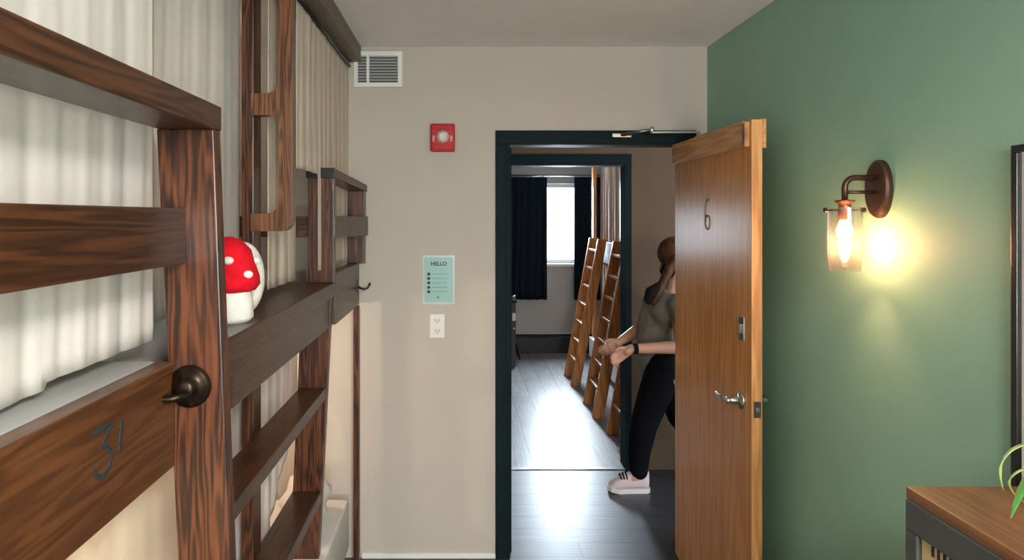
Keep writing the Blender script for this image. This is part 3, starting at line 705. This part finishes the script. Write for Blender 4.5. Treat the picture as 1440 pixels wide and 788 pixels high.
# ================================================================== mirror and cabinet at right
mi = thing('wall_mirror', 'black framed mirror on the green wall above the cabinet', 'mirror', (XR, 1.1, 1.04))
my0, my1, mz0, mz1 = .72, 1.457, 1.04, 1.835
bm = NB()
for a in ((my0, my1, mz1 - .016, mz1), (my0, my1, mz0, mz0 + .016), (my0, my0 + .016, mz0 + .016, mz1 - .016), (my1 - .016, my1, mz0 + .016, mz1 - .016)): box(bm, XR - .016, XR, a[0], a[1], a[2], a[3])
obj('frame', bm, 'black_frame', mi, bevel=.002)
obj('glass', box(NB(), XR - .010, XR - .004, my0 + .016, my1 - .016, mz0 + .016, mz1 - .016), 'mirror_glass', mi)

ca = thing('cabinet', 'grey steel cabinet with brown wooden top and cream panel', 'cabinet', (1.03, .7, 0))
CX, CT, CY = .862, 1.157, 1.30
obj('top', box(NB(), CX, XR - .005, -.1, CY, CT - .022, CT), 'cabinet_top_wood', ca, bevel=.002)
bm = NB(); fx0 = CX - .004; cy1 = CY - .004
box(bm, fx0, XR - .01, -.09, cy1, CT - .079, CT - .022)
for y0 in (cy1 - .033, .56, -.09): box(bm, fx0, fx0 + .033, y0, y0 + .033, 0, CT - .079)
for y0 in (cy1 - .033, -.09): box(bm, XR - .045, XR - .01, y0, y0 + .033, 0, CT - .079)
box(bm, fx0, fx0 + .033, -.057, cy1 - .033, .06, .10)
obj('frame', bm, 'cabinet_steel', ca, bevel=.003)
obj('side_panel', box(NB(), fx0 + .033, XR - .045, cy1 - .02, cy1 - .008, .06, CT - .079), 'cabinet_cream', ca)
obj('back_panel', box(NB(), XR - .03, XR - .02, -.06, cy1 - .03, .06, CT - .079), 'cabinet_cream', ca)
for (y0, y1) in ((.595, cy1 - .035), (-.055, .558)):
    d = obj('door', box(NB(), fx0 + .008, fx0 + .022, y0, y1, .102, CT - .081), 'cabinet_cream', ca, bevel=.001)
    bm = NB(); y = y1 - .028
    while y > y0 + .03: box(bm, fx0 + .0065, fx0 + .0085, y - .0065, y, CT - .102, CT - .081); y -= .0150
    obj('vent_slots', bm, 'dark_gap', d)
    bm = NB(); tube(bm, [(fx0 + .008, y0 + .05, .62), (fx0 - .02, y0 + .05, .62), (fx0 - .02, y0 + .05, .74), (fx0 + .008, y0 + .05, .74)], .005, 10); obj('handle', bm, 'steel', d, smooth=True)

# plant
pt = thing('potted_plant', 'green spider plant in a pot on the brown cabinet top', 'plant', (1.105, 1.10, CT))
px_, py_ = 1.105, 1.10
bm = NB(); lathe(bm, [(0, 0), (.042, 0), (.046, .004), (.058, .085), (.060, .10), (.055, .10), (.052, .085), (0, .085)], (px_, py_, CT), 'Z', 32); obj('pot', bm, 'pot_clay', pt, smooth=True)
bm = NB(); lathe(bm, [(0, .088), (.052, .086), (.052, .080), (0, .08)], (px_, py_, CT), 'Z', 24); obj('soil', bm, 'soil', pt)
def leafm(pts, w, m):
    bm = NB(); n = 18; P = [Vector(p) for p in pts]; ring = []
    def bez(t):
        q = P[:]
        while len(q) > 1: q = [q[i].lerp(q[i + 1], t) for i in range(len(q) - 1)]
        return q[0]
    for i in range(n + 1):
        t = i / n; c = bez(t); dd = (bez(min(1, t + .02)) - bez(max(0, t - .02))).normalized()
        s = dd.cross(Vector((0, 0, 1))); s = s.normalized() if s.length > .05 else Vector((0, 1, 0))
        ww = w * (math.sin(PI * min(1, .12 + t * .88)) ** .6) * (1 - .35 * t)
        nrm = s.cross(dd).normalized()
        ring.append([bm.verts.new(c - s * ww + nrm * ww * .35), bm.verts.new(c), bm.verts.new(c + s * ww + nrm * ww * .35)])
    for i in range(n):
        for k in range(2): bm.faces.new([ring[i][k], ring[i][k + 1], ring[i + 1][k + 1], ring[i + 1][k]])
    o = obj('leaf', bm, m, pt, smooth=True); sm = o.modifiers.new('thickness', 'SOLIDIFY'); sm.thickness = .0012; return o
def W(px, py, d): return ((px - VX) * d / FPX, d, EYE - (py - HY) * d / FPX)
base = (px_, py_, CT + .09)
leafm([base, W(1470, 600, 1.12), W(1425, 612, 1.12), W(1398, 640, 1.12), W(1402, 668, 1.13), W(1412, 690, 1.14)], .0042, 'leaf_pale')
leafm([base, W(1490, 630, 1.14), W(1452, 640, 1.15), W(1436, 690, 1.1), W(1421, 729, 1.05)], .010, 'leaf_green')
leafm([base, W(1470, 640, 1.16), W(1440, 655, 1.16), W(1415, 665, 1.16), W(1402, 680, 1.17), W(1440, 706, 1.17)], .0036, 'leaf_pale')
rl = random.Random(4)
for k in range(14):
    a = -1.9 + k * .32; L_ = rl.uniform(.10, .17); h = rl.uniform(.08, .2)
    ex, ey = px_ + min(L_ * math.cos(a), .085), py_ + L_ * math.sin(a) - .07
    if ex < 1.02: ex = 1.02 + rl.random() * .03
    ey = min(ey, py_ - .02)
    leafm([base, ((px_ + ex) / 2, (py_ + ey) / 2, CT + .09 + h * 1.3), (ex, ey, CT + .05 + h * .5)], .008, 'leaf_green' if k % 3 else 'leaf_pale')

# ================================================================== FAR ROOM
def panel_curtain(label, x0, x1, seed):
    return curtain('window_curtain', label, 'curtain_navy', 'dark curtains of the far room window', F1 - .11, x0, x1, 2.165, .665, fold=.085, amp=.022, seed=seed, axis='X', nz=14)
panel_curtain('dark navy curtain, the broader one, left of the bright window', .40, 1.045, 21)
panel_curtain('dark navy curtain, the narrower one, between the bright window and the ladders', 1.38, 1.70, 22)
r = thing('curtain_rod', 'curtain rod over the bright window in the far room', 'curtain rod', (1.0, F1 - .11, 2.18))
obj('rod', tube(NB(), [(.3, F1 - .11, 2.185), (1.85, F1 - .11, 2.185)], .012, 12), 'steel_dark', r, smooth=True)
for x in (.34, 1.81):
    obj('bracket', tube(NB(), [(x, F1, 2.185), (x, F1 - .11, 2.185)], .008, 10), 'steel_dark', r)
ht = thing('baseboard_heater', 'long dark baseboard heater below the bright window', 'heater', (.9, F1 - .03, 0))
bm = NB(); prism(bm, [(F1 - .001, .0), (F1 - .07, .0), (F1 - .07, .19), (F1 - .03, .235), (F1 - .001, .235)], 'X', -.3, 2.45); obj('cover', bm, 'heater_dark', ht)
obj('outlet_slot', box(NB(), -.28, 2.43, F1 - .066, F1 - .0, .236, .25), 'vent_grey', ht)
# ladders
def ladder_proto():
    r = thing('ladder', '', 'ladder', (0, 0, 0), 'loft ladders in the far room')
    bx, tx, H = 0.0, .27, 1.46; hw = .215
    ux = (tx - bx) / H
    for s in (-1, 1):
        y0, y1 = (s * hw - .018, s * hw + .018)
        w2 = .046; bm = NB()
        hexa(bm, [(bx - w2, y0, .0), (bx + w2, y0, .0), (bx + w2, y1, .0), (bx - w2, y1, .0)], [(tx - w2, y0, H), (tx + w2, y0, H), (tx + w2, y1, H), (tx - w2, y1, H)])
        obj('stringer', bm, 'orange_Z', r, bevel=.004)
    for k in range(7):
        z = .27 + k * .185 - .04
        bm = NB(); box(bm, bx + ux * z - .036, bx + ux * z + .036, -hw + .018, hw - .018, z - .012, z + .012); obj('rung', bm, 'orange_Y', r, bevel=.003)
    return r
def place(proto, loc, label, first=False):
    r = proto if first else proto.copy()
    if not first:
        link(r)
        for c in list(proto.children):
            q = c.copy(); link(q); q.parent = r
    r.location = loc; r['label'] = label; return r
lp = ladder_proto()
place(lp, (1.125, 6.85, 0), 'farthest orange pine ladder, nearest the dark curtains', True)
place(lp, (1.135, 5.80, 0), 'middle orange pine ladder leaning on the far room bunks')
place(lp, (1.165, 4.97, 0), 'orange pine ladder partly hidden by the doorway jamb and the hands')
# bunks behind the ladders
fb2 = thing('bunk_bed', 'bunks of the far room behind the leaning ladders', 'bunk bed', (1.95, 6.3, 0))
obj('bed_board', box(NB(), 1.485, 1.51, 4.64, 7.72, 1.20, 1.42), 'stained_Y', fb2, bevel=.003)
for y in (4.64, 5.35, 6.30, 7.68): obj('post', box(NB(), 1.51, 1.55, y, y + .09, 0, ZC - .002), 'orange_Z', fb2, bevel=.003)
obj('bed_base', box(NB(), 1.55, 2.49, 4.70, 7.68, 1.20, 1.24), 'pine_Y', fb2)
obj('lower_board', box(NB(), 1.47, 1.51, 4.64, 7.72, .08, .30), 'white_paint', fb2, bevel=.003)
curtain('bunk_curtain', 'pinkish curtain hanging above the ladders in the far room', 'curtain_pink', 'curtains of the far room bunks', 1.60, 4.66, 7.66, 2.49, 1.26, fold=.10, amp=.018, seed=31, nz=10)
curtain('bunk_curtain', 'pinkish lower curtain seen between the ladders', 'curtain_pink', 'curtains of the far room bunks', 1.60, 4.66, 7.66, 1.19, .05, fold=.12, amp=.016, seed=32, nz=10)
# dark cupboard and stool at the left of the far room
lk = thing('bedside_cupboard', 'dark cupboard seen just inside the far doorway, with a white card on it', 'cupboard', (.42, 7.5, 0))
obj('body', box(NB(), .25, .60, 7.40, 7.80, .02, .73), 'heater_dark', lk, bevel=.004)
obj('top', box(NB(), .24, .61, 7.38, 7.82, .73, .755), 'frame_black', lk, bevel=.004)
obj('card', box(NB(), .562, .598, 7.397, 7.3995, .53, .615), 'white_plastic', lk)
bm = NB(); ball(bm, (.575, 7.387, .445), .016); obj('knob', bm, 'steel', lk, smooth=True)
bm = NB(); ball(bm, (.580, 7.45, .790), .020); box(bm, .572, .588, 7.442, 7.458, .755, .775); cpx = obj('trinket', bm, 'steel', None, smooth=True); recenter(cpx); tag(cpx, 'small shiny knick-knack on top of the dark cupboard', 'ornament')
stl = thing('stool', 'dark stool with splayed legs behind the dark cupboard', 'stool', (.53, 7.98, 0))
bm = NB(); lathe(bm, [(0, .42), (.12, .42), (.125, .43), (.12, .45), (0, .452)], (.53, 7.98, 0), 'Z', 28); obj('seat', bm, 'black_frame', stl, smooth=True)
for sx_ in (-1, 1):
    for sy_ in (-1, 1): obj('leg', tube(NB(), [(.53 + .07 * sx_, 7.98 + .06 * sy_, .425), (.53 + .155 * sx_, 7.98 + .10 * sy_, 0)], [.014, .011], 10), 'black_frame', stl, smooth=True)

# ================================================================== PERSON in the hallway
def cap_seg(bm, a, b, ra, rb, n=14):
    a, b = Vector(a), Vector(b)
    tube(bm, [a.lerp(b, t) for t in (0, .25, .5, .75, 1)], [ra + (rb - ra) * t for t in (0, .25, .5, .75, 1)], n)
    ball(bm, a, ra, u=14, v=10); ball(bm, b, rb, u=14, v=10)
def limb(bm, pts, rs):
    for i in range(len(pts) - 1): cap_seg(bm, pts[i], pts[i + 1], rs[i], rs[i + 1])
def fuse(o, vox, smooth=4):
    rm = o.modifiers.new('fuse', 'REMESH'); rm.mode = 'VOXEL'; rm.voxel_size = vox; rm.use_smooth_shade = True
    s = o.modifiers.new('smooth', 'SMOOTH'); s.iterations = smooth; s.factor = .5
    return o
PY = 4.08
def Q(px, py, y=PY): return W(px, py, y)
hipN, hipF = (1.225, PY - .075, .80), (1.245, PY + .075, .80)
kneeN, anN = (1.100, PY - .03, .415), (1.085, PY + .02, .10)
kneeF, anF = (1.37, PY + .10, .44), (1.58, PY + .12, .16)
neck = (1.285, PY, 1.235); headc = Vector((1.315, PY, 1.43))
shN, shF = (1.265, PY - .155, 1.165), (1.245, PY + .150, 1.165)
elN, wrN, haN = (1.285, PY - .20, .925), Q(888, 491, 3.86), Q(870, 501, 3.86)
elF, wrF, haF = (1.12, PY + .16, .965), Q(873, 480, 4.10), Q(861, 488, 4.08)
bm = NB()
limb(bm, [(1.24, PY, .82), (1.215, PY, 1.0), (1.23, PY, 1.13)], [.115, .10, .11])
ball(bm, (1.235, PY - .07, 1.13), .09, .10, .10); ball(bm, (1.235, PY + .07, 1.13), .09, .10, .10)
limb(bm, [hipN, kneeN, anN], [.085, .056, .037]); limb(bm, [hipF, kneeF, anF], [.085, .056, .037])
cap_seg(bm, anN, (.99, PY + .02, .05), .037, .033); cap_seg(bm, anF, (1.50, PY + .12, .08), .037, .03)
limb(bm, [(1.245, PY, 1.14), neck, (1.305, PY, 1.33)], [.07, .048, .05])
limb(bm, [shN, elN, wrN], [.052, .041, .026]); limb(bm, [shF, elF, wrF], [.052, .041, .026])
# head: skull, jaw, nose, ear; face looks towards -X and down
tilt = (0, -.35, 0); Rm = Euler(tilt).to_matrix()
def hd(v): return headc + Rm @ Vector(v)
ball(bm, hd((0, 0, .02)), .096, .076, .10, tilt); ball(bm, hd((-.035, 0, -.055)), .062, .055, .065, tilt); ball(bm, hd((-.055, 0, -.085)), .034, .036, .03, tilt)
cap_seg(bm, hd((-.092, 0, .015)), hd((-.118, 0, -.022)), .010, .014, 8); ball(bm, hd((-.103, 0, -.065)), .014, .024, .007); ball(bm, hd((-.101, 0, -.078)), .013, .02, .007)
for s in (-1, 1): ball(bm, hd((.012, s * .078, -.005)), .020, .009, .030, tilt)
def hand(bm, wrist, palm, side):
    wv, pv = Vector(wrist), Vector(palm); f = (pv - wv).normalized(); up = Vector((0, 0, 1)); up = (up - f * up.dot(f)).normalized(); s = f.cross(up)
    cap_seg(bm, wv, wv + f * .03, .024, .026)
    pc = wv + f * .055
    for k in (-1.5, -.5, .5, 1.5): cap_seg(bm, wv + f * .02 + up * k * .010, wv + f * .085 + up * k * .0175, .014, .0115, 8)
    for k, ln in ((1.5, .060), (.5, .070), (-.5, .066), (-1.5, .050)):
        p0 = wv + f * .088 + up * k * .0185; p1 = p0 + f * ln * .42 + s * side * .010; p2 = p1 + f * ln * .26 + s * side * .020 - up * .004; p3 = p2 + f * ln * .10 + s * side * .018 - up * .004
        limb(bm, [p0, p1, p2, p3], [.0092, .0085, .0078, .0068])
    t0 = wv + f * .03 + up * .022; limb(bm, [t0, t0 + f * .032 + up * .022 + s * side * .012, t0 + f * .06 + up * .020 + s * side * .024], [.012, .0098, .008])
hand(bm, wrN, haN, -1); hand(bm, wrF, haF, 1)
pr = obj('person', bm, 'skin'); fuse(pr, .0042, 2)
c0 = Vector((1.2, PY, 0)); pr.data.transform(Matrix.Translation(-c0)); pr.location = c0
tag(pr, 'person in olive top, black trousers and pale sneakers walking behind the open door', 'person')
# top (loose, sleeveless)
bm = NB()
limb(bm, [(1.235, PY, .70), (1.205, PY, .85), (1.195, PY, 1.0), (1.215, PY, 1.13)], [.138, .128, .122, .118])
ball(bm, (1.225, PY - .08, 1.12), .105, .085, .11); ball(bm, (1.225, PY + .08, 1.12), .105, .085, .11)
ball(bm, (1.24, PY - .05, .74), .13, .12, .10); ball(bm, (1.24, PY + .05, .74), .13, .12, .10)
limb(bm, [shN, shF], [.058, .058]); limb(bm, [shN, (1.275, PY - .172, 1.10)], [.062, .064]); limb(bm, [shF, (1.215, PY + .16, 1.10)], [.06, .06])
for v in bm.verts: v.co.x += .008 * math.sin(v.co.z * 45 + v.co.y * 20)
bmesh.ops.bisect_plane(bm, geom=bm.verts[:] + bm.edges[:] + bm.faces[:], plane_co=(0, 0, .665), plane_no=(0, 0, -1), clear_outer=True)
bmesh.ops.holes_fill(bm, edges=[e for e in bm.edges if e.is_boundary])
fuse(obj('top', bm, 'shirt_olive', pr), .009, 5)
bm = NB()
limb(bm, [hipN, (1.15, PY - .05, .58), kneeN, (1.085, PY + .01, .25), (1.085, PY + .02, .125)], [.112, .096, .082, .070, .056]); limb(bm, [hipF, kneeF, (1.55, PY + .12, .19)], [.112, .086, .062]); limb(bm, [(1.24, PY - .05, .80), (1.24, PY + .05, .80)], [.118, .118])
fuse(obj('trousers', bm, 'black_cloth', pr), .009, 4)
def shoe(toe, heel, y, z0, m, up=0):
    bm = NB(); L = heel - toe
    outline = [(0, .0), (.06, .036), (.25, .045), (.5, .038), (.75, .036), (.93, .034), (1, .012)]
    prof_t = [.036, .060, .090, .122, .128, .140, .12]
    rows = []
    for (t, hw), zt in zip(outline, prof_t):
        xx = toe + L * t; hw = max(hw, .012); row = []
        lift = up * t
        for a in range(13):
            an = PI * a / 12; row.append(bm.verts.new((xx, y - hw * math.cos(an) * (1.0), z0 + .022 + (zt - .022) * math.sin(an) ** .7 + lift)))
        rows.append(row)
    for i in range(len(rows) - 1):
        for k in range(12): bm.faces.new([rows[i][k], rows[i][k + 1], rows[i + 1][k + 1], rows[i + 1][k]])
        bm.faces.new([rows[i][0], rows[i + 1][0], rows[i + 1][12], rows[i][12]])
    bm.faces.new(rows[0]); bm.faces.new(rows[-1][::-1])
    s = obj('shoe', bm, 'shoe_pink', pr, smooth=True); sd = s.modifiers.new('sub', 'SUBSURF'); sd.levels = 2; sd.render_levels = 2
    bm = NB(); pts = [(toe + L * t - (.006 if t == 0 else 0), y - (max(hw, .012) + .005)) for t, hw in outline] + [(toe + L * t, y + (max(hw, .012) + .005)) for t, hw in outline[::-1]]
    prism(bm, pts, 'Z', z0, z0 + .028)
    for v in bm.verts: v.co.z += up * (v.co.x - toe) / L + (.012 * max(0, 1 - (v.co.x - toe) / .05))
    obj('sole', bm, 'shoe_sole', s)
    bm = NB()
    for t in (.30, .37, .44): tube(bm, [(toe + L * t, y - .034, z0 + .085 + up * t), (toe + L * t - .004, y, z0 + .078 + .10 * t + up * t), (toe + L * t, y + .034, z0 + .085 + up * t)], .0045, 8)
    obj('laces', bm, 'black_cloth', s)
shoe(.895, 1.150, PY + .02, 0.0, 'shoe_pink')
shoe(1.42, 1.66, PY + .12, 0.0, 'shoe_pink', up=.09)
# hair with a forward falling ponytail
bm = NB(); ball(bm, hd((-.008, 0, .036)), .103, .088, .100, tilt); ball(bm, hd((-.035, -.05, -.005)), .06, .04, .08, tilt); ball(bm, hd((.055, 0, -.02)), .075, .078, .085, tilt)
limb(bm, [hd((-.02, -.075, .02)), (1.235, PY - .10, 1.37), (1.195, PY - .12, 1.30), (1.150, PY - .13, 1.22), (1.13, PY - .13, 1.17)], [.028, .030, .028, .024, .016])
fuse(obj('hair', bm, 'hair_brown', pr), .008, 3)
bm = NB(); limb(bm, [(1.19, PY - .12, 1.29), (1.150, PY - .13, 1.262), (1.115, PY - .13, 1.235), (1.098, PY - .13, 1.195), (1.105, PY - .13, 1.16)], [.018, .027, .034, .024, .007]); fuse(obj('ponytail_tip', bm, 'hair_dark', pr), .008, 3)
bm = NB(); ball(bm, hd((-.082, 0, -.055)), .046, .060, .052, tilt); mk = obj('face_mask', bm, 'black_cloth', pr, smooth=True)
for s in (-1, 1):
    bm = NB(); ball(bm, hd((-.083, s * .030, .012)), .010, .012, .008, u=12, v=8); obj('eye', bm, 'eye_dark', pr, smooth=True)
wv, ev = Vector(wrN), Vector(elN); ax_ = (ev - wv).normalized()
bm = NB(); tube(bm, [wv + ax_ * .008, wv + ax_ * .034], .0305, 20); obj('watch', bm, 'black_cloth', pr)
# hallway ceiling lamp added for dim light, out of view above the door head
hl = thing('added_ceiling_lamp', 'round unseen hallway lamp added above the walking person', 'ceiling lamp', (1.9, 3.95, ZC))
bm = NB(); lathe(bm, [(0, 0), (.13, 0), (.13, -.02), (0, -.02)], (1.9, 3.95, ZC), 'Z', 32); obj('base', bm, 'white_plastic', hl, smooth=False)
bm = NB(); lathe(bm, [(.12, -.02), (.11, -.05), (.07, -.07), (0, -.078)], (1.9, 3.95, ZC), 'Z', 32); obj('diffuser', bm, 'added_lamp_glow', hl, smooth=True)
point('added_hall_light', (1.9, 3.95, ZC - .13), 1.2, (1, .66, .36), .06)

rl_ = thing('added_ceiling_lamp', 'square unseen hanging lamp added to brighten the bunk room', 'ceiling lamp', (.55, -.60, ZC))  # unseen lamp added behind the camera to brighten curtains, walls and ceiling
bm = NB(); lathe(bm, [(0, 0), (.06, 0), (.055, -.02), (.012, -.024), (.012, -.15), (0, -.15)], (.55, -.60, ZC), 'Z', 24); obj('stem', bm, 'white_plastic', rl_, smooth=True)
obj('diffuser', box(NB(), .34, .76, -.81, -.39, ZC - .165, ZC - .145), 'added_lamp_glow', rl_, bevel=.004)
